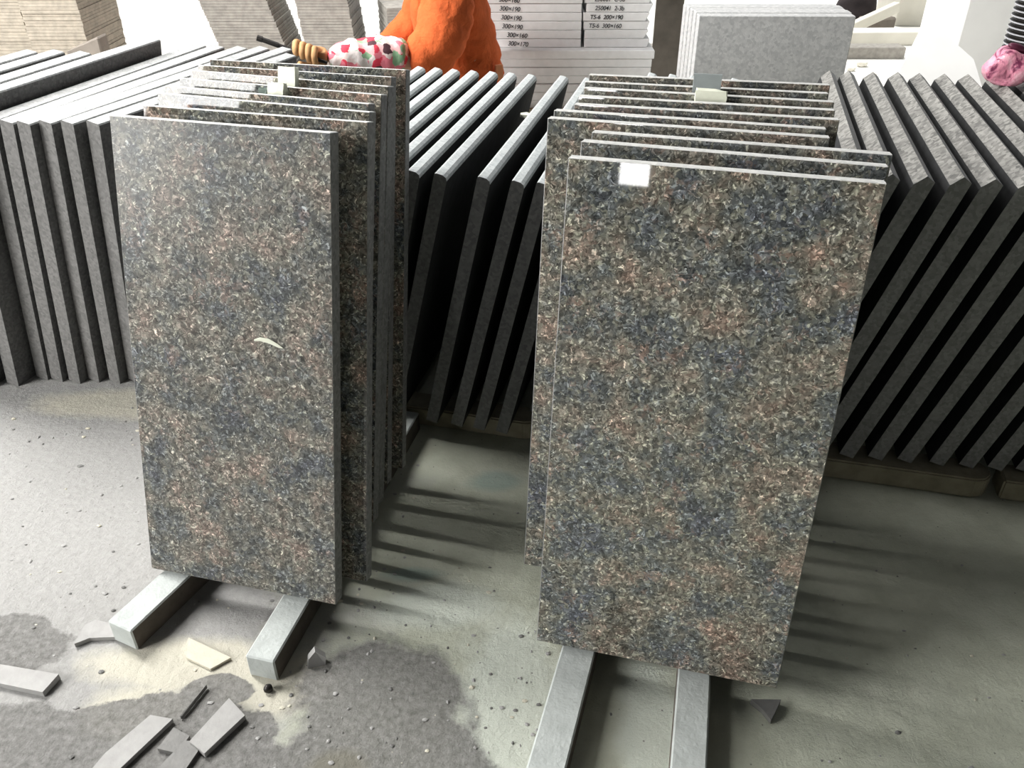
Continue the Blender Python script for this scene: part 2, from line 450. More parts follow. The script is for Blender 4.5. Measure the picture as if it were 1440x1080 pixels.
tag(bar('stone_bar', .1970, .470, 13.0, .70, .040, BZ, M_BAR), 'right bearer bar under the right leaning row', 'stone bar', G)

# ------------------------------------------------------------------ slabs standing on edge
YAW0 = R(15)
Dv = Vector((math.sin(YAW0), math.cos(YAW0), 0)); Uv = Vector((math.cos(YAW0), -math.sin(YAW0), 0))

def edge_mesh(t, h, length, prof, mats):
    """prof: list of (x,z) for the top from right to left; length along +y"""
    bm = bmesh.new()
    P = [(0, 0), (t, 0)] + prof
    a = [bm.verts.new((x, 0, z)) for x, z in P]; b = [bm.verts.new((x, length, z)) for x, z in P]
    n = len(P)
    f = bm.faces.new(a); f.material_index = 2
    f = bm.faces.new(b[::-1]); f.material_index = 2
    for i in range(n):
        j = (i + 1) % n
        f = bm.faces.new((a[j], a[i], b[i], b[j]))
        if i == 0: f.material_index = 3
        elif i == 1 or i == n - 1: f.material_index = 0
        else: f.material_index = 1
    bm.normal_update()
    bmesh.ops.recalc_face_normals(bm, faces=bm.faces)
    me = bpy.data.meshes.new('stone_tile'); bm.to_mesh(me); bm.free()
    for m in mats: me.materials.append(m)
    return me

def edge_slab(near_top, yaw_deg, lean_deg, h, refx, me, zb):
    """near_top = xy of the reference point (local x=refx) on the near top edge"""
    d = Vector((math.sin(R(yaw_deg)), math.cos(R(yaw_deg)), 0)); u = Vector((d.y, -d.x, 0))
    a = R(lean_deg)
    up = u * math.sin(a) + Vector((0, 0, 1)) * math.cos(a)
    xr = u * math.cos(a) - Vector((0, 0, 1)) * math.sin(a)
    t = max(v.co.x for v in me.vertices)
    org = Vector((near_top[0], near_top[1], 0)) - Vector((up.x, up.y, 0)) * h - Vector((xr.x, xr.y, 0)) * refx
    org.z = zb + t * math.sin(a)
    o = bpy.data.objects.new('stone_tile', me); o.matrix_world = frame(org, xr, d, up)
    return link(o)

# right-hand group
tR, hR = .0240, .503
profR = [(tR, hR - .005), (tR * .46, hR), (tR * .10, hR - .013), (0, hR - .016)]
meR = edge_mesh(tR, hR, .585, profR, [M_DARKS, M_TOPR, M_ENDR, M_BACK])
for p in meR.polygons:
    if p.material_index == 1 and p.normal.x > 0.0 and p.normal.z > 0.5: p.material_index = 4
meR.materials.append(M_TOPS)
Ru = [.170, .206, .251, .297, .337, .383, .426, .476, .522, .571, .612, .655, .70, .745]
for i, uu in enumerate(Ru):
    dd = 1.200 + .0058 * i
    p = Uv * uu + Dv * dd
    o = edge_slab((p.x, p.y), 12.9 - .12 * i, 16.0 + random.uniform(-.5, .5), hR, tR * .46, meR, BZ)
    tag(o, '%s from left of the thick slabs standing on edge right of the right row' % NTH[i], 'stone slab', 'slabs on edge at the right')
# middle group
tM, hM = .0205, .463
profM = [(tM, hM - .007), (tM - .002, hM - .0025), (tM - .007, hM), (.003, hM), (.0006, hM - .0012), (0, hM - .004)]
meM = edge_mesh(tM, hM, .605, profM, [M_DARKS, M_TOPM, M_END, M_BACK])
Mu = [-.660, -.622, -.584, -.543, -.502, -.462, -.420, -.354, -.303, -.266, -.226, -.184, -.142, -.100, -.058, -.018]  # last five are hidden fillers, added to stop light through the gap
for i, uu in enumerate(Mu):
    p = Uv * uu + Dv * (1.140 if uu < -.2 else 1.212)
    o = edge_slab((p.x, p.y), 14.0, 13.4 + random.uniform(-.4, .4), hM, 0.003, meM, BZ)
    tag(o, '%s from left of the dark slabs standing on edge between the two rows' % NTH[i], 'stone slab', 'slabs on edge in the middle')
# left-hand group
tL, hL = .0268, .522
profL = [(tL, hL - .002), (tL - .002, hL), (.002, hL), (0, hL - .002)]
meL = edge_mesh(tL, hL, .585, profL, [M_BACK, M_TOP, M_ENDL, M_BACK])
Lp = [(-1.065, 1.375, 17, 9), (-1.012, 1.375, 17, 9), (-.955, 1.362, 17, 9), (-.905, 1.37, 17.5, 9.0), (-.862, 1.393, 17.6, 9.0), (-.827, 1.385, 18.3, 9.4), (-.7954, 1.3775, 20.7, 8.8), (-.7622, 1.3814, 22.2, 8.6),
      (-.7248, 1.3775, 23.7, 8.0), (-.6836, 1.3775, 24.1, 8.6)]
meH = edge_mesh(tL, .552, .395, [(tL, .55), (tL - .002, .552), (.002, .552), (0, .55)], [M_BACK, M_TOP, M_ENDL, M_BACK])
meA = edge_mesh(tL, hL, .525, profL, [M_BACK, M_TOP, M_ENDL, M_BACK])
meG = edge_mesh(tL, .552, .52, [(tL, .55), (tL - .002, .552), (.002, .552), (0, .55)], [M_BACK, M_TOP, M_ENDL, M_BACK])
for i, (x, y, yw, ln) in enumerate(Lp):
    tall = i <= 3
    o = edge_slab((x, y), yw, ln, .552 if tall else hL, .001, meH if i < 3 else meG if tall else meA if i == len(Lp) - 1 else meL, 0.0)
    k = len(Lp) - 1 - i
    lab = 'standing slab nearest the left leaning row at the left edge' if k == 0 else (
        'taller standing slab rising above its neighbours at the left edge' if i == 3 else
        '%s standing slab counted leftward from the left leaning row' % NTH[k])
    tag(o, lab, 'stone slab', 'slabs on edge at the left')

# rails under the standing slabs
def rail(u0, u1, d, wid, h, mat, label):
    bm = bmesh.new()
    L_ = u1 - u0; n = 5
    pts = [(0, 0), (L_ - wid / 2, 0)] + [(L_ - wid / 2 + wid / 2 * math.sin(k * math.pi / n), wid / 2 - wid / 2 * math.cos(k * math.pi / n)) for k in range(1, n)] + [(L_ - wid / 2, wid), (0, wid)]
    lo = [bm.verts.new((x, y, 0)) for x, y in pts]; hi = [bm.verts.new((x, y, h)) for x, y in pts]
    bm.faces.new(lo[::-1]); bm.faces.new(hi)
    for i in range(len(pts)):
        j = (i + 1) % len(pts); bm.faces.new((lo[i], lo[j], hi[j], hi[i]))
    bmesh.ops.bevel(bm, geom=list(bm.edges), offset=.003, segments=2, affect='EDGES')
    o = mesh_obj('timber_rail', bm, mat)
    p = Uv * u0 + Dv * d; o.location = (p.x, p.y, 0); o.rotation_euler = (0, 0, -YAW0 + R(1.5))
    return tag(o, label, 'rail', 'timber rails under the standing slabs')
rail(.02, .475, 1.205, .055, BZ, M_WOOD, 'pale timber rail with rounded end under the right standing slabs')
rail(.49, 1.0, 1.225, .05, BZ, M_WOOD, 'timber rail at the right picture edge under the standing slabs')
rail(.0, .75, 1.66, .05, BZ, M_WOOD, 'rear timber rail under the right standing slabs')
rail(-.85, -.27, 1.165, .05, BZ, M_WOOD, 'front timber rail under the middle standing slabs')
rail(-.85, -.25, 1.62, .05, BZ, M_WOOD, 'rear timber rail under the middle standing slabs')

# ------------------------------------------------------------------ spacer chips between leaning slabs
def spacer(name, fr, along, w_, t, above, below, mat, label, rough=0.003, tilt=0.0, gap=0.0):
    top, u, back, up = fr
    bm = bmesh.new(); bm_box(bm, -w_ / 2, w_ / 2, 0, t, -below, above)
    bmesh.ops.subdivide_edges(bm, edges=list(bm.edges), cuts=2, use_grid_fill=True)
    for v in bm.verts:
        if rough: v.co += Vector((random.uniform(-1, 1), random.uniform(-.3, .3), random.uniform(-1, 1))) * rough * .6
    o = mesh_obj(name, bm, mat)
    o.matrix_world = frame(top + u * along + back * (LT + .002 + gap), u, back, up) @ Matrix.Rotation(tilt, 4, 'Y')
    return tag(o, label, 'spacer', 'spacer chips between the slabs')
spacer('spacer_chip', left_f[4], -.0005, .025, .010, .024, .03, M_CHIP, 'upright pale rectangular spacer standing between slabs of the left row', rough=.0006, gap=.004)
spacer('spacer_chip', left_f[3], .002, .023, .012, .014, .016, M_CHIP, 'rounded pale spacer lump in the left row', rough=.003, gap=.002)
spacer('spacer_chip', left_f[3], -.016, .012, .012, .006, .012, M_CHIPD, 'small dark green chip beside the pale lump in the left row', rough=.002, gap=.002)
spacer('spacer_chip', right_f[7], .0, .034, .008, .022, .02, M_CHIPG, 'grey rectangular spacer standing between slabs of the right row', rough=.0005, gap=.002)
spacer('spacer_chip', right_f[6], .008, .036, .012, .012, .014, M_CHIP, 'pale yellowish broken spacer chip in the right row', rough=.003, gap=.002)
# white chip tucked in the middle group
bm = bmesh.new(); bmesh.ops.create_icosphere(bm, subdivisions=1, radius=.011)
for v in bm.verts: v.co = Vector((v.co.x * 1.4, v.co.y, v.co.z * .6)) * random.uniform(.8, 1.2)
o = mesh_obj('spacer_chip', bm, M_CHIP); p = Uv * -.384 + Dv * 1.54; o.location = (p.x, p.y, .468)
tag(o, 'small white chip wedged between the dark middle slabs', 'spacer', 'spacer chips between the slabs')

# ------------------------------------------------------------------ stone shards on the ground
def shard(pts, th, mat, label, z=0.001, tilt=(0, 0)):
    cx = sum(p[0] for p in pts) / len(pts); cy = sum(p[1] for p in pts) / len(pts)
    area = sum(pts[i][0] * pts[(i + 1) % len(pts)][1] - pts[(i + 1) % len(pts)][0] * pts[i][1] for i in range(len(pts)))
    if area < 0: pts = pts[::-1]
    bm = bmesh.new()
    lo = [bm.verts.new((x - cx, y - cy, 0)) for x, y in pts]; hi = [bm.verts.new((x - cx, y - cy, th * random.uniform(.85, 1.1))) for x, y in pts]
    bm.faces.new(lo[::-1]); bm.faces.new(hi)
    for i in range(len(pts)):
        j = (i + 1) % len(pts); bm.faces.new((lo[i], lo[j], hi[j], hi[i]))
    bmesh.ops.triangulate(bm, faces=[f for f in bm.faces if len(f.verts) > 4])
    o = mesh_obj('stone_shard', bm, mat); o.location = (cx, cy, z); o.rotation_euler = (tilt[0], tilt[1], 0)
    return tag(o, label, 'stone shard', 'broken shards on the floor')
shard([(-.5819, .7568), (-.5665, .7675), (-.5197, .7699), (-.5435, .7917), (-.5703, .7979), (-.5813, .7893)], .007, M_SHARD, 'pointed grey shard lying left of the left bearer bar')
shard([(-.6947, .7281), (-.5798, .7070), (-.5885, .6803), (-.6803, .7005)], .010, M_SHARD, 'flat grey strip shard at the left picture edge')
shard([(-.4352, .7703), (-.3689, .7376), (-.3906, .7196), (-.4277, .7376)], .004, M_SHARD_B, 'thin dust-coloured shard between the two left bearer bars')
shard([(-.352, .671), (-.3264, .6477), (-.3605, .5963), (-.383, .612)], .009, M_SHARD, 'pale rectangular shard standing out in the damp patch')
shard([(-.4425, .6487), (-.4138, .6438), (-.4623, .5625), (-.4907, .5625), (-.478, .598)], .007, M_SHARD, 'long strip shard cut by the bottom edge')
shard([(-.4093, .6331), (-.3867, .6221), (-.3936, .5991), (-.4192, .6047)], .005, M_SHARD_W, 'small damp dark shard between the two pale ones')
shard([(-.3905, .6160), (-.3667, .6121), (-.3806, .5700), (-.4102, .5800)], .005, M_SHARD_W, 'damp grey shard below the pale rectangular one')
shard([(-.4061, .648), (-.4041, .6485), (-.3873, .6933), (-.3895, .691)], .006, M_SHARD_W, 'dark narrow sliver above the long strip shard')
shard([(.2972, .6695), (.3344, .6695), (.3243, .6543), (.3149, .6414), (.3081, .6563)], .009, M_SHARD_W, 'dark grey shard under the right slab corner')
# small upright pointed chip
bm = bmesh.new()
a = [(-.012, 0, 0), (.011, 0, 0), (.013, 0, .012), (.001, .004, .024), (-.009, .002, .014)]
f_ = [bm.verts.new(p) for p in a]; b_ = [bm.verts.new((x, y + .009, z)) for x, y, z in a]
bm.faces.new(f_); bm.faces.new(b_[::-1])
for i in range(5): bm.faces.new((f_[(i + 1) % 5], f_[i], b_[i], b_[(i + 1) % 5]))
o = mesh_obj('stone_shard', bm, M_SHARD); o.location = (-.2545, .727, 0); o.rotation_euler = (0, 0, .3)
tag(o, 'small upright pointed chip right of the left row bar', 'stone shard', 'broken shards on the floor')
bm = bmesh.new(); bmesh.ops.create_icosphere(bm, subdivisions=2, radius=.006)
for v in bm.verts: v.co *= random.uniform(.9, 1.1)
o = mesh_obj('pebble', bm, M_STEEL, smooth=True); o.location = (-.3084, .689, .0055)
tag(o, 'dark round pebble in front of the left bearer bars', 'pebble')

# grit: tiny stones nobody could count
bm = bmesh.new()
def on_bar(x, y):
    for (bx, by, yw, ln, wd) in ((-.4976, .7522, 25.2, .56, .042), (-.2997, .7037, 13.8, .56, .040), (.0385, .483, 16.0, .66, .043), (.1970, .470, 13.0, .70, .040)):
        dx, dy = x - bx, y - by; c, s_ = math.cos(R(yw)), math.sin(R(yw))
        if -.01 < dx * s_ + dy * c < ln + .01 and -wd - .006 < dx * c - dy * s_ < .006: return True
    return (Vector((x, y, 0)).dot(Dv) > 1.13)
def grit(n, x0, x1, y0, y1, r0, r1):
    for _ in range(n):
        x, y, r = random.uniform(x0, x1), random.uniform(y0, y1), random.uniform(r0, r1)
        if on_bar(x, y): continue
        res = bmesh.ops.create_icosphere(bm, subdivisions=1, radius=r)
        sx, sy, sz = random.uniform(.7, 1.8), random.uniform(.7, 1.3), random.uniform(.4, .8)
        for v in res['verts']:
            v.co = Vector((v.co.x * sx + x, v.co.y * sy + y, v.co.z * sz + r * .2)) + Vector((random.uniform(-1, 1), random.uniform(-1, 1), 0)) * r * .2
        mi = random.choice((0, 0, 1, 2))
        for f in {f for v in res['verts'] for f in v.link_faces}: f.material_index = mi
grit(150, -.75, -.15, .55, 1.3, .0008, .0032)
grit(160, -.35, .05, .50, .95, .0008, .0030)
grit(90, -.1, .95, .5, 1.1, .0008, .0028)
grit(60, -.95, -.55, .9, 1.35, .001, .004)
gr = mesh_obj('grit', bm, [M_SHARD, M_SHARD_W, M_SHARD_B])
tag(gr, 'loose stone grit scattered over the floor', 'grit', kind='stuff')

# ------------------------------------------------------------------ white stacks of marked slabs
def text_child(parent, s, size, x, y, z, rot=0.0, shear=0.15):
    cu = bpy.data.curves.new('marking', 'FONT'); cu.body = s; cu.size = size; cu.shear = shear; cu.offset = size * .012
    cu.align_x = 'LEFT'; cu.space_character = .95
    to = bpy.data.objects.new('marking_tmp', cu); COL.objects.link(to)
    bpy.context.view_layer.update()
    me = bpy.data.meshes.new_from_object(to.evaluated_get(bpy.context.evaluated_depsgraph_get()))
    bpy.data.objects.remove(to); bpy.data.curves.remove(cu)
    me.name = 'marking'; me.materials.clear(); me.materials.append(M_BLACK)
    o = bpy.data.objects.new('marking', me); link(o, parent)
    o.matrix_local = Matrix.Translation((x, y, z)) @ Matrix.Rotation(R(90), 4, 'X') @ Matrix.Rotation(rot, 4, 'Z')
    o['label'] = 'handwritten black size marking'
    return o

def stack_slab(x0, x1, y0, y1, z0, t, label, group, mat=M_WHITE, yaw=0.0, notch=0.0):
    cx, cy = (x0 + x1) / 2, (y0 + y1) / 2
    bm = bmesh.new(); bm_box(bm, x0 - cx, x1 - cx, y0 - cy, y1 - cy, 0, t - .0012, .0014, 1)
    if notch:
        for v in bm.verts:
            if v.co.x > 0 and v.co.z < t / 2: v.co.x -= notch
    o = mesh_obj('white_tile', bm, mat); o.location = (cx, cy, z0); o.rotation_euler = (0, 0, yaw)
    tag(o, label, 'stone slab', group)
    return o
T_ = .0252
# pallet below
pal = empty('wooden_pallet', (.19, 2.90, 0)); tag(pal, 'timber pallet carrying the white stacks', 'pallet')
for k in range(3):
    bm = bmesh.new(); bm_box(bm, -.26, .26, -.15 + k * .12, -.09 + k * .12, 0, .14, .002); mesh_obj('stringer', bm, M_WOOD, pal)
for k in range(5):
    bm = bmesh.new(); bm_box(bm, -.26 + k * .106, -.17 + k * .106, -.16, .18, .14, .158, .002); mesh_obj('deck_board', bm, M_WOOD, pal)
nlow = 7
for k in range(nlow):
    z = .158 + k * T_
    last = k == nlow - 1
    o = stack_slab(-.07 + random.uniform(-.004, .004), .4345 + (0.004 if last else random.uniform(-.004, .001)), 2.75 + (0 if last else random.uniform(.002, .006)), 3.05, z, T_,
                   'wide white slab, %s from the top of the lower white stack' % NTH[nlow - 1 - k] if not last else 'topmost wide white slab under the two marked stacks', 'lower white stack')
zt = .158 + nlow * T_
LTXT = ['300×170', '300×160', '300×190', '300×190', '300×190', '300×160', '300×190', None]
for k in range(8):
    dx = random.uniform(-.002, .002)
    o = stack_slab(-.075 + dx, .213 + dx, 2.792 + random.uniform(-.002, .002), 3.03, zt + k * T_, T_,
                   'white slab, %s from the bottom of the left marked stack' % NTH[k], 'left marked white stack')
    if LTXT[k]:
        text_child(o, LTXT[k], .0185, -.095 + .012 * (1 if k < 2 else 0) - .003 * k, -.1195 - .0012, .006, rot=-.06)
RTXT = [None, None, 'T5-6  300×160', 'T5-6  200×190', '250041  2-3b', '250061  C-3b', '250041  2-3b', None]
for k in range(8):
    dx = random.uniform(-.004, .005)
    o = stack_slab(.2215 + dx, .424 + dx - (.006 if k == 1 else 0), 2.797 + random.uniform(-.002, .002), 3.03, zt + k * T_, T_,
                   'white slab, %s from the bottom of the right marked stack' % NTH[k], 'right marked white stack', notch=random.uniform(.004, .013))
    if RTXT[k]: text_child(o, RTXT[k], .0175, -.086 + .005 * (k - 2), -.1172 - .0012, .006, rot=-.01)

# brown board leaning behind the stacks
bm = bmesh.new(); bm_box(bm, -.045, .045, -.012, .012, 0, .75, .002)
o = mesh_obj('weathered_board', bm, M_BROWN); o.location = (.512, 2.98, 0); o.rotation_euler = (R(-3), 0, R(-6))
tag(o, 'brown weathered upright board right of the white stacks', 'board')
bm = bmesh.new(); bmesh.ops.create_icosphere(bm, subdivisions=3, radius=.05)
for v in bm.verts: v.co = Vector((v.co.x * 1.1, v.co.y * .9, v.co.z * .75)) * (1 + .08 * math.sin(40 * v.co.x) * math.cos(33 * v.co.z))
o = mesh_obj('rock', bm, M_CREAM, smooth=True); o.location = (.69, 3.75, .035)
tag(o, 'round pale rock in the gap beside the brown board', 'rock')

# grey block of upright slabs
for k in range(5):
    y0 = 2.20 + k * .037
    wv_ = (.4513 - .002 * k, .8267 + .002 * k)
    bm = bmesh.new(); bm_box(bm, wv_[0] - .64, wv_[1] - .64, 0, .0355, 0, .530 + random.uniform(-.004, .002) * (k > 0), .0015)
    o = mesh_obj('grey_tile', bm, M_GREY); o.location = (.64, y0, 0); o.rotation_euler = (0, 0, R(-1.0))
    tag(o, 'frontmost of the grey granite slabs standing upright behind the right row' if k == 0 else
        '%s from the front of the upright grey granite slabs' % NTH[k], 'stone slab', 'upright grey granite slabs')

# ------------------------------------------------------------------ stacks of thin tiles at the back left
def tile_stack(x0, x1, y0, y1, z1, t, mat, label, skew=0.0, yaw=0.0):
    cx, cy = (x0 + x1) / 2, (y0 + y1) / 2
    root = empty('tile_stack', (cx, cy, 0), yaw); tag(root, label, 'tile stack', 'stacks of thin tiles at the back')
    bm = bmesh.new(); z = .02; k = 0
    while z < z1:
        s = -skew * (z - .28)
        j = random.uniform(-.002, .002)
        bm_box(bm, x0 - cx + s + j, x1 - cx + s + j, y0 - cy + random.uniform(-.002, .002), y1 - cy, z, z + t * .93); z += t
    o = mesh_obj('tile_layers', bm, mat, root); o['kind'] = 'stuff'
    bm = bmesh.new(); bm_box(bm, x0 - cx, x1 - cx, y0 - cy + .01, y1 - cy, 0, .0195); mesh_obj('base_board', bm, M_WOOD, root)
    return root
tile_stack(-1.80, -1.445, 2.70, 2.95, .60, .009, M_TILE_B, 'leftmost beige stack of thin tiles in the top left corner')
tile_stack(-1.435, -1.265, 2.68, 2.95, .60, .009, M_TILE_B, 'beige stack of thin tiles left of the bright gap')
tile_stack(-.975, -.755, 3.00, 3.22, .60, .009, M_TILE, 'grey skewed stack of thin tiles right of the bright gap', skew=.28)
tile_stack(-.690, -.520, 3.00, 3.22, .60, .009, M_TILE, 'grey stack of thin tiles behind the worker\'s hand', skew=.10)
tile_stack(-.445, -.25, 3.05, 3.25, .40, .009, M_TILE, 'low grey stack of thin tiles beside the orange jacket', yaw=R(16))
# dark wedge and pale stick beside the left stack
bm = bmesh.new(); bm_box(bm, -.05, .05, -.03, .03, 0, .065, .004)
for v in bm.verts:
    if v.co.x < 0: v.co.z *= .45
o = mesh_obj('wooden_wedge', bm, M_BROWN); o.location = (-1.205, 2.55, .345)
bm = bmesh.new(); bm_box(bm, -.1, .06, -.04, .04, 0, .34, .004); o2 = mesh_obj('wooden_block', bm, M_BROWN); o2.location = (-1.215, 2.56, 0)
tag(o2, 'dark wooden block beside the beige tile stacks', 'wood block'); tag(o, 'dark brown wedge on the block beside the beige stacks', 'wedge')
o.location.z = .3525
bm = bmesh.new(); bm_box(bm, -.055, .055, -.008, .008, 0, .012, .002)
o = mesh_obj('wooden_stick', bm, M_CREAM); o.location = (-1.205, 2.51, .340); tag(o, 'short pale stick under the brown wedge', 'stick')

# ------------------------------------------------------------------ clutter at the back right
def beam_bg(x0, x1, y, z1, dep, mat, name, label, cat, yaw=0.0, z0=0.0):
    bm = bmesh.new(); bm_box(bm, -(x1 - x0) / 2, (x1 - x0) / 2, 0, dep, 0, z1 - z0, .003)
    o = mesh_obj(name, bm, mat); o.location = ((x0 + x1) / 2, y, z0); o.rotation_euler = (0, 0, yaw)
    return tag(o, label, cat)
beam_bg(.62, 1.82, 4.14, .05, .09, M_TILE, 'stone_beam', 'long grey stone beam lying on the pale ground behind the grey slabs', 'beam')
beam_bg(1.30, 2.10, 4.42, .06, .12, M_CREAM, 'cream_plank', 'cream plank lying behind the grey beam', 'plank', R(2))
beam_bg(2.06, 2.42, 4.90, .22, .3, M_CREAM, 'cream_crate', 'cream crate at the top right edge', 'crate')
for k in range(16):
    bm = bmesh.new(); r = random.uniform(.012, .03); bmesh.ops.create_icosphere(bm, subdivisions=1, radius=r)
    for v in bm.verts: v.co = Vector((v.co.x * 1.3, v.co.y, v.co.z * .7)) * random.uniform(.8, 1.2)
    o = mesh_obj('rubble_stone', bm, M_CREAM); o.location = (random.uniform(1.35, 1.95), random.uniform(3.5, 4.0), r * .5)
    tag(o, 'small cream rubble stone on the pale ground at back right', 'stone', 'rubble stones at the back right')
bm = bmesh.new(); bmesh.ops.create_icosphere(bm, subdivisions=3, radius=.11)
for v in bm.verts:
    c = v.co.copy(); v.co = Vector((c.x * 1.0, c.y * .7, c.z * .8)) * (1 + .13 * math.sin(19 * c.x + 3) * math.cos(23 * c.z + 11 * c.y))
o = mesh_obj('dark_tarp', bm, M_DARKCLOTH, smooth=True); o.location = (1.90, 5.05, .075); tag(o, 'dark crumpled tarp at the top edge right of the grey slabs', 'tarp')
bm = bmesh.new(); bm_box(bm, -.17, .17, -.02, .02, 0, .05, .003)
o = mesh_obj('wood_plank', bm, M_CREAM); o.location = (1.86, 4.72, .045); o.rotation_euler = (0, R(-16), R(24)); tag(o, 'pale plank propped in front of the dark tarp', 'plank')
bm = bmesh.new(); bm_box(bm, -.09, .09, -.05, .05, 0, .06, .01)
o = mesh_obj('brown_sack', bm, M_BROWN); o.location = (1.93, 4.83, .0); o.rotation_euler = (0, 0, R(20)); tag(o, 'brown bundle under the propped pale plank', 'sack')
# white boards
def board(pts, y0, th, mat, name, label, cat, lean=0.0):
    """pts: x,z outline on the plane y=y0"""
    bm = bmesh.new()
    a = [bm.verts.new((x, 0, z)) for x, z in pts]; b = [bm.verts.new((x, th, z)) for x, z in pts]
    bm.faces.new(a); bm.faces.new(b[::-1]); n = len(pts)
    for i in range(n): bm.faces.new((a[(i + 1) % n], a[i], b[i], b[(i + 1) % n]))
    bmesh.ops.recalc_face_normals(bm, faces=bm.faces)
    o = mesh_obj(name, bm, mat); o.location = (0, y0, 0); o.rotation_euler = (lean, 0, 0)
    return tag(o, label, cat)
board([(1.25, .0), (1.50, .0), (1.48, .496), (1.36, .669), (1.235, .451)], 2.45, .022, M_WHITESIDE, 'white_sheet', 'tilted white board with a pointed top behind the right standing slabs', 'board', lean=R(-55))
bm = bmesh.new(); bm_box(bm, 1.66, 2.5, 3.35, 3.7, 0, .52, .004)
o = mesh_obj('white_crate', bm, M_WHITESIDE); tag(o, 'large white crate behind the pink bag', 'crate')
bm = bmesh.new(); bm_box(bm, 1.645, 2.51, 3.34, 3.71, .522, .55, .004)
o = mesh_obj('crate_lid', bm, M_WHITESIDE); o.parent = None; tag(o, 'thin white board lying on the white crate', 'board')
# pink bag on the standing slabs
bm = bmesh.new(); bmesh.ops.create_icosphere(bm, subdivisions=4, radius=.036)
for v in bm.verts:
    c = v.co.copy(); n = c.normalized()
    k = 1 + .16 * math.sin(120 * c.x + 40 * c.z) * math.cos(95 * c.z) + .10 * math.sin(210 * c.y + 70 * c.x)
    v.co = Vector((c.x * 1.0 * k, c.y * .9 * k, c.z * 1.05 * k))
    if v.co.z > 0: v.co.x += v.co.z * .25
    if v.co.z < -.024: v.co.z = -.024
bag = mesh_obj('plastic_bag', bm, M_PINK, smooth=True); p = Uv * .450 + Dv * 1.775; bag.location = (p.x, p.y, .5485)
tag(bag, 'crumpled pink plastic bag on the right standing slabs', 'bag')
bm = bmesh.new(); bmesh.ops.create_icosphere(bm, subdivisions=2, radius=.010)
for v in bm.verts: v.co = Vector((v.co.x * 1.9, v.co.y * .8, v.co.z * .7 + .006 * math.sin(60 * v.co.x)))
knot = mesh_obj('bag_knot', bm, M_PINKDARK, bag, smooth=True); knot.location = (.004, -.004, .037); knot.rotation_euler = (0, .5, 0)
# ribbed hose
bm = bmesh.new(); nseg = 28; z = .02; prof = []
while z < .95:
    prof += [(z, .060), (z + .003, .066), (z + .006, .066), (z + .009, .060)]; z += .0115
prev = None
for (zz, rr) in prof:
    ring = [bm.verts.new((rr * math.cos(2 * math.pi * k / nseg), rr * math.sin(2 * math.pi * k / nseg), zz)) for k in range(nseg)]
    if prev:
        for k in range(nseg):
            f = bm.faces.new((prev[k], prev[(k + 1) % nseg], ring[(k + 1) % nseg], ring[k]))
            f.material_index = 0 if rr > .063 and prev_r > .063 else 1
    prev = ring; prev_r = rr
ho = mesh_obj('ribbed_hose', bm, [M_HOSE, M_STEEL]); ho.location = (1.165, 2.0, 0); tag(ho, 'upright grey ribbed hose at the right picture edge', 'hose')
bm = bmesh.new(); bmesh.ops.create_icosphere(bm, subdivisions=3, radius=.05)
for v in bm.verts: v.co = Vector((v.co.x * 1.2, v.co.y * .7, v.co.z * .6)) * (1 + .1 * math.sin(90 * v.co.x) * math.sin(70 * v.co.z))
o = mesh_obj('olive_cloth', bm, M_OLIVE, smooth=True); p = Uv * .535 + Dv * 1.80; o.location = (p.x, p.y, .545); o.scale = (.45, .45, .45)
tag(o, 'olive cloth lump beneath the ribbed hose', 'cloth')

# ------------------------------------------------------------------ person
def skin_obj(name, verts, edges, rad, mat, parent, root=0, sub=2, smooth=True):
    me = bpy.data.meshes.new(name); me.from_pydata([Vector(v) for v in verts], edges, [])
    me.materials.append(mat)
    o = bpy.data.objects.new(name, me); link(o, parent)
    md = o.modifiers.new('skin', 'SKIN'); md.use_smooth_shade = True
    for i, r in enumerate(rad):
        sv = me.skin_vertices[0].data[i]
        sv.radius = (r, r) if isinstance(r, (int, float)) else r
        sv.use_root = (i == root)
    sm_ = o.modifiers.new('sub', 'SUBSURF'); sm_.levels = sub; sm_.render_levels = sub
    bpy.context.view_layer.update()
    me2 = bpy.data.meshes.new_from_object(o.evaluated_get(bpy.context.evaluated_depsgraph_get()))
    o.modifiers.clear(); o.data = me2; me2.name = name
    for p in me2.polygons: p.use_smooth = True
    if not me2.materials: me2.materials.append(mat)
    return o
per = empty('person', (-.2, 2.42, 0))
tag(per, 'person in an orange jacket with floral sleeve covers crouching behind the slabs', 'person')
P0 = Vector((-.2, 2.42, 0))
def rel(l): return [Vector(p) - P0 for p in l]
# body skeleton (world positions)
BV = [(-.12, 2.42, .20), (-.135, 2.42, .36), (-.17, 2.42, .52), (-.215, 2.42, .645), (-.265, 2.41, .655), (-.285, 2.40, .700), (-.29, 2.40, .60),   # 0-6 pelvis..head
      (-.16, 2.29, .60), (-.185, 2.205, .425), (-.44, 2.125, .448),                                       # 7-9 near arm
      (-.19, 2.55, .60), (-.27, 2.60, .42), (-.46, 2.46, .34),                                           # 10-12 far arm
      (-.14, 2.34, .20), (-.45, 2.32, .30), (-.37, 2.32, .09), (-.46, 2.31, .035),                       # 13-16 near leg
      (-.14, 2.50, .20), (-.45, 2.54, .30), (-.37, 2.54, .09), (-.46, 2.55, .035)]                       # 17-20 far leg
BE = [(0, 1), (1, 2), (2, 3), (3, 4), (4, 5), (4, 6), (2, 7), (7, 8), (8, 9), (2, 10), (10, 11), (11, 12), (0, 13), (13, 14), (14, 15), (15, 16), (0, 17), (17, 18), (18, 19), (19, 20)]
BR = [.105, .10, .10, .05, .075, .085, .055, .05, .04, .027, .05, .04, .03, .07, .055, .04, .032, .07, .055, .04, .032]
skin_obj('body', rel(BV), BE, BR, M_SKIN, per)
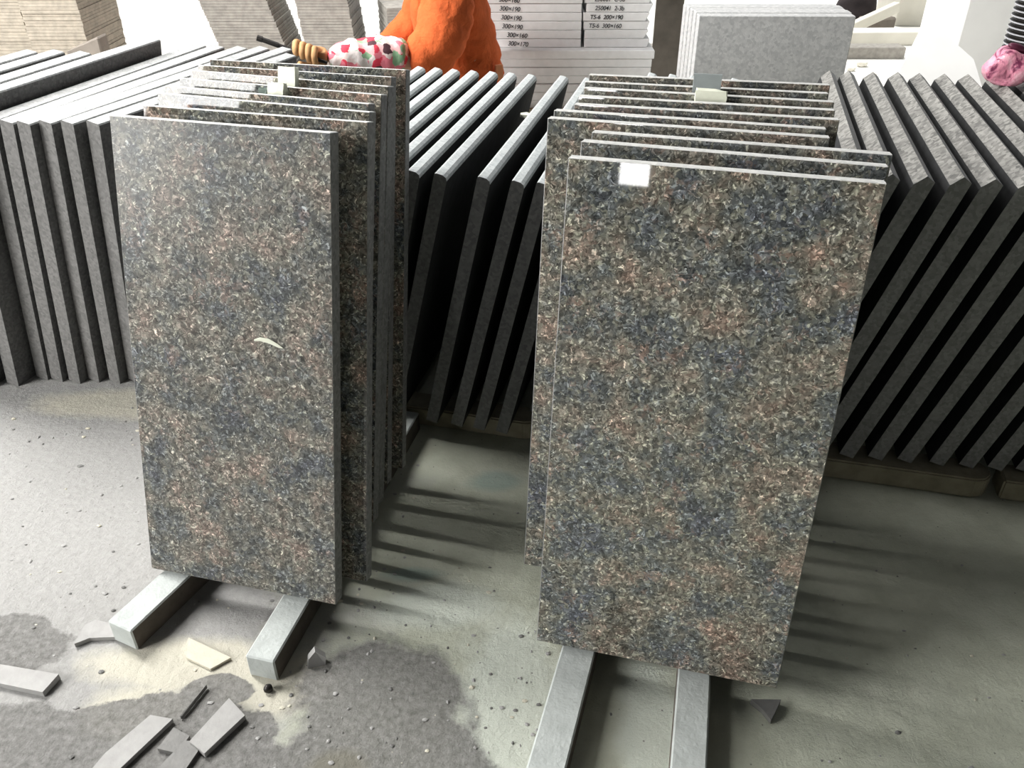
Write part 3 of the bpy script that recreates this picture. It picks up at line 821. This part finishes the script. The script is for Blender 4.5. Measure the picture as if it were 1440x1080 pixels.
# jacket: torso and sleeves
JV = [(-.125, 2.42, .21), (-.130, 2.42, .32), (-.145, 2.42, .43), (-.175, 2.42, .54), (-.21, 2.42, .625),
      (-.150, 2.28, .585), (-.165, 2.23, .50), (-.195, 2.195, .435), (-.265, 2.175, .433),
      (-.19, 2.56, .595), (-.27, 2.60, .425), (-.36, 2.53, .38)]
JE = [(0, 1), (1, 2), (2, 3), (3, 4), (3, 5), (5, 6), (6, 7), (7, 8), (3, 9), (9, 10), (10, 11)]
JR = [.125, .120, .118, .118, .070, .075, .074, .070, .050, .075, .062, .05]
jk = skin_obj('jacket', rel(JV), JE, JR, M_ORANGE, per, sub=3)
for v in jk.data.vertices:
    c = v.co
    n = v.normal
    a = abs(math.sin(38 * c.z + 22 * c.x + 5 * math.sin(14 * c.x + 9 * c.z))); b = abs(math.sin(60 * c.x - 34 * c.z + 4 * math.sin(25 * c.z)))
    v.co = c - n * (.011 * (1 - a) ** 3 + .007 * (1 - b) ** 4) + n * .003
# hem tab at lower back
bm = bmesh.new(); bm_box(bm, -.012, .012, -.004, .004, -.02, .02, .002)
o = mesh_obj('pocket_flap', bm, plain('faded_orange', (.75, .30, .15), .85), per); o.location = (.165, -.075, .365); o.rotation_euler = (0, 0, R(30))
# trousers
TV = [(-.12, 2.42, .20), (-.14, 2.34, .20), (-.45, 2.32, .30), (-.375, 2.32, .12), (-.14, 2.50, .20), (-.45, 2.54, .30), (-.375, 2.54, .12)]
skin_obj('trousers', rel(TV), [(0, 1), (1, 2), (2, 3), (0, 4), (4, 5), (5, 6)], [.118, .085, .066, .055, .085, .066, .055], M_TROUSER, per)
for yy in (2.315, 2.545):
    skin_obj('shoe', rel([(-.36, yy, .045), (-.42, yy, .04), (-.49, yy, .03)]), [(0, 1), (1, 2)], [.045, .042, .03], M_HAIR, per)
# floral sleeve cover
FV = [(-.250, 2.178, .440), (-.300, 2.165, .446), (-.350, 2.150, .450), (-.400, 2.135, .450), (-.440, 2.124, .449)]
fc = skin_obj('sleeve_cover', rel(FV), [(0, 1), (1, 2), (2, 3), (3, 4)], [.050, .052, .046, .040, .031], M_FLORAL, per, sub=3)
for v in fc.data.vertices:
    c = v.co
    v.co = c + v.normal * (.0022 * math.sin(95 * c.x + 40 * c.z) + .0015 * math.sin(170 * c.x + 110 * c.y))
# head: hair, face features
HC = Vector((-.285, 2.40, .675))
bm = bmesh.new(); bmesh.ops.create_uvsphere(bm, u_segments=20, v_segments=14, radius=.098)
bmesh.ops.delete(bm, geom=[v for v in bm.verts if v.co.x < -.045 and v.co.z < .05], context='VERTS')
o = mesh_obj('hair', bm, M_HAIR, per, smooth=True); o.location = HC - P0 + Vector((.012, 0, .01))
bm = bmesh.new(); bmesh.ops.create_icosphere(bm, subdivisions=2, radius=.012)
for v in bm.verts: v.co = Vector((v.co.x * 1.3, v.co.y * .8, v.co.z * 1.5))
o = mesh_obj('nose', bm, M_SKIN, per, smooth=True); o.location = HC - P0 + Vector((-.088, 0, -.02))
for s in (-1, 1):
    bm = bmesh.new(); bmesh.ops.create_icosphere(bm, subdivisions=2, radius=.009)
    o = mesh_obj('eye', bm, M_HAIR, per, smooth=True); o.location = HC - P0 + Vector((-.076, .03 * s, .008))
    bm = bmesh.new(); bmesh.ops.create_icosphere(bm, subdivisions=2, radius=.02)
    for v in bm.verts: v.co = Vector((v.co.x * .7, v.co.y * .4, v.co.z * 1.3))
    o = mesh_obj('ear', bm, M_SKIN, per, smooth=True); o.location = HC - P0 + Vector((.01, .088 * s, -.01))
# gloved near hand gripping the chisel: palm, four fingers and a thumb in one skin
chis0, chis1 = Vector((-.592, 2.098, .501)), Vector((-.455, 2.098, .452))
HV = [(-.435, 2.126, .449), (-.458, 2.122, .452), (-.484, 2.120, .458)]; HE = [(0, 1), (1, 2)]; HR = [.024, .022, .018]
ax = (chis1 - chis0).normalized()
for q in range(4):
    base = Vector((-.460, 2.118, .466)) - ax * (.0145 * q) + Vector((0, 0, .002))
    mid = base + Vector((-.002, -.022, .010)); m2 = base + Vector((-.002, -.038, -.006)); tip = base + Vector((0, -.033, -.026 + .002 * q))
    i = len(HV); HV += [tuple(base), tuple(mid), tuple(m2), tuple(tip)]
    HE += [(1 if q < 2 else 2, i), (i, i + 1), (i + 1, i + 2), (i + 2, i + 3)]; HR += [.0095, .009, .0085, .0075]
i = len(HV); HV += [(-.468, 2.112, .437), (-.486, 2.092, .438), (-.502, 2.080, .448)]
HE += [(1, i), (i, i + 1), (i + 1, i + 2)]; HR += [.011, .0095, .0085]
skin_obj('glove', rel(HV), HE, HR, M_GLOVE, per, sub=2)
# far hand resting
HV = [(-.455, 2.465, .342), (-.50, 2.45, .325)]; HE = [(0, 1)]; HR = [.028, .026]
for q in range(4):
    b = Vector((-.515, 2.43 + .014 * q, .322)); i = len(HV)
    HV += [tuple(b), tuple(b + Vector((-.03, 0, -.012))), tuple(b + Vector((-.045, 0, -.034)))]
    HE += [(1, i), (i, i + 1), (i + 1, i + 2)]; HR += [.010, .009, .008]
i = len(HV); HV += [(-.485, 2.415, .315), (-.51, 2.40, .30)]; HE += [(1, i), (i, i + 1)]; HR += [.011, .009]
skin_obj('glove', rel(HV), HE, HR, M_GLOVE, per, sub=2)
# chisel held in the near hand
bm = bmesh.new()
L_ = (chis1 - chis0).length
for (z0, z1, r0, r1) in ((0, .012, .0072, .0072), (.012, .05, .0062, .0062), (.05, L_ + .02, .0052, .0040)):
    bmesh.ops.create_cone(bm, cap_ends=True, segments=8, radius1=r0, radius2=r1, depth=z1 - z0, matrix=Matrix.Translation((0, 0, (z0 + z1) / 2)))
o = mesh_obj('chisel', bm, M_STEEL)
o.location = chis0; o.rotation_euler = (chis1 - chis0).to_track_quat('Z', 'Y').to_euler()
tag(o, 'dark steel rod held in the tan glove', 'chisel')
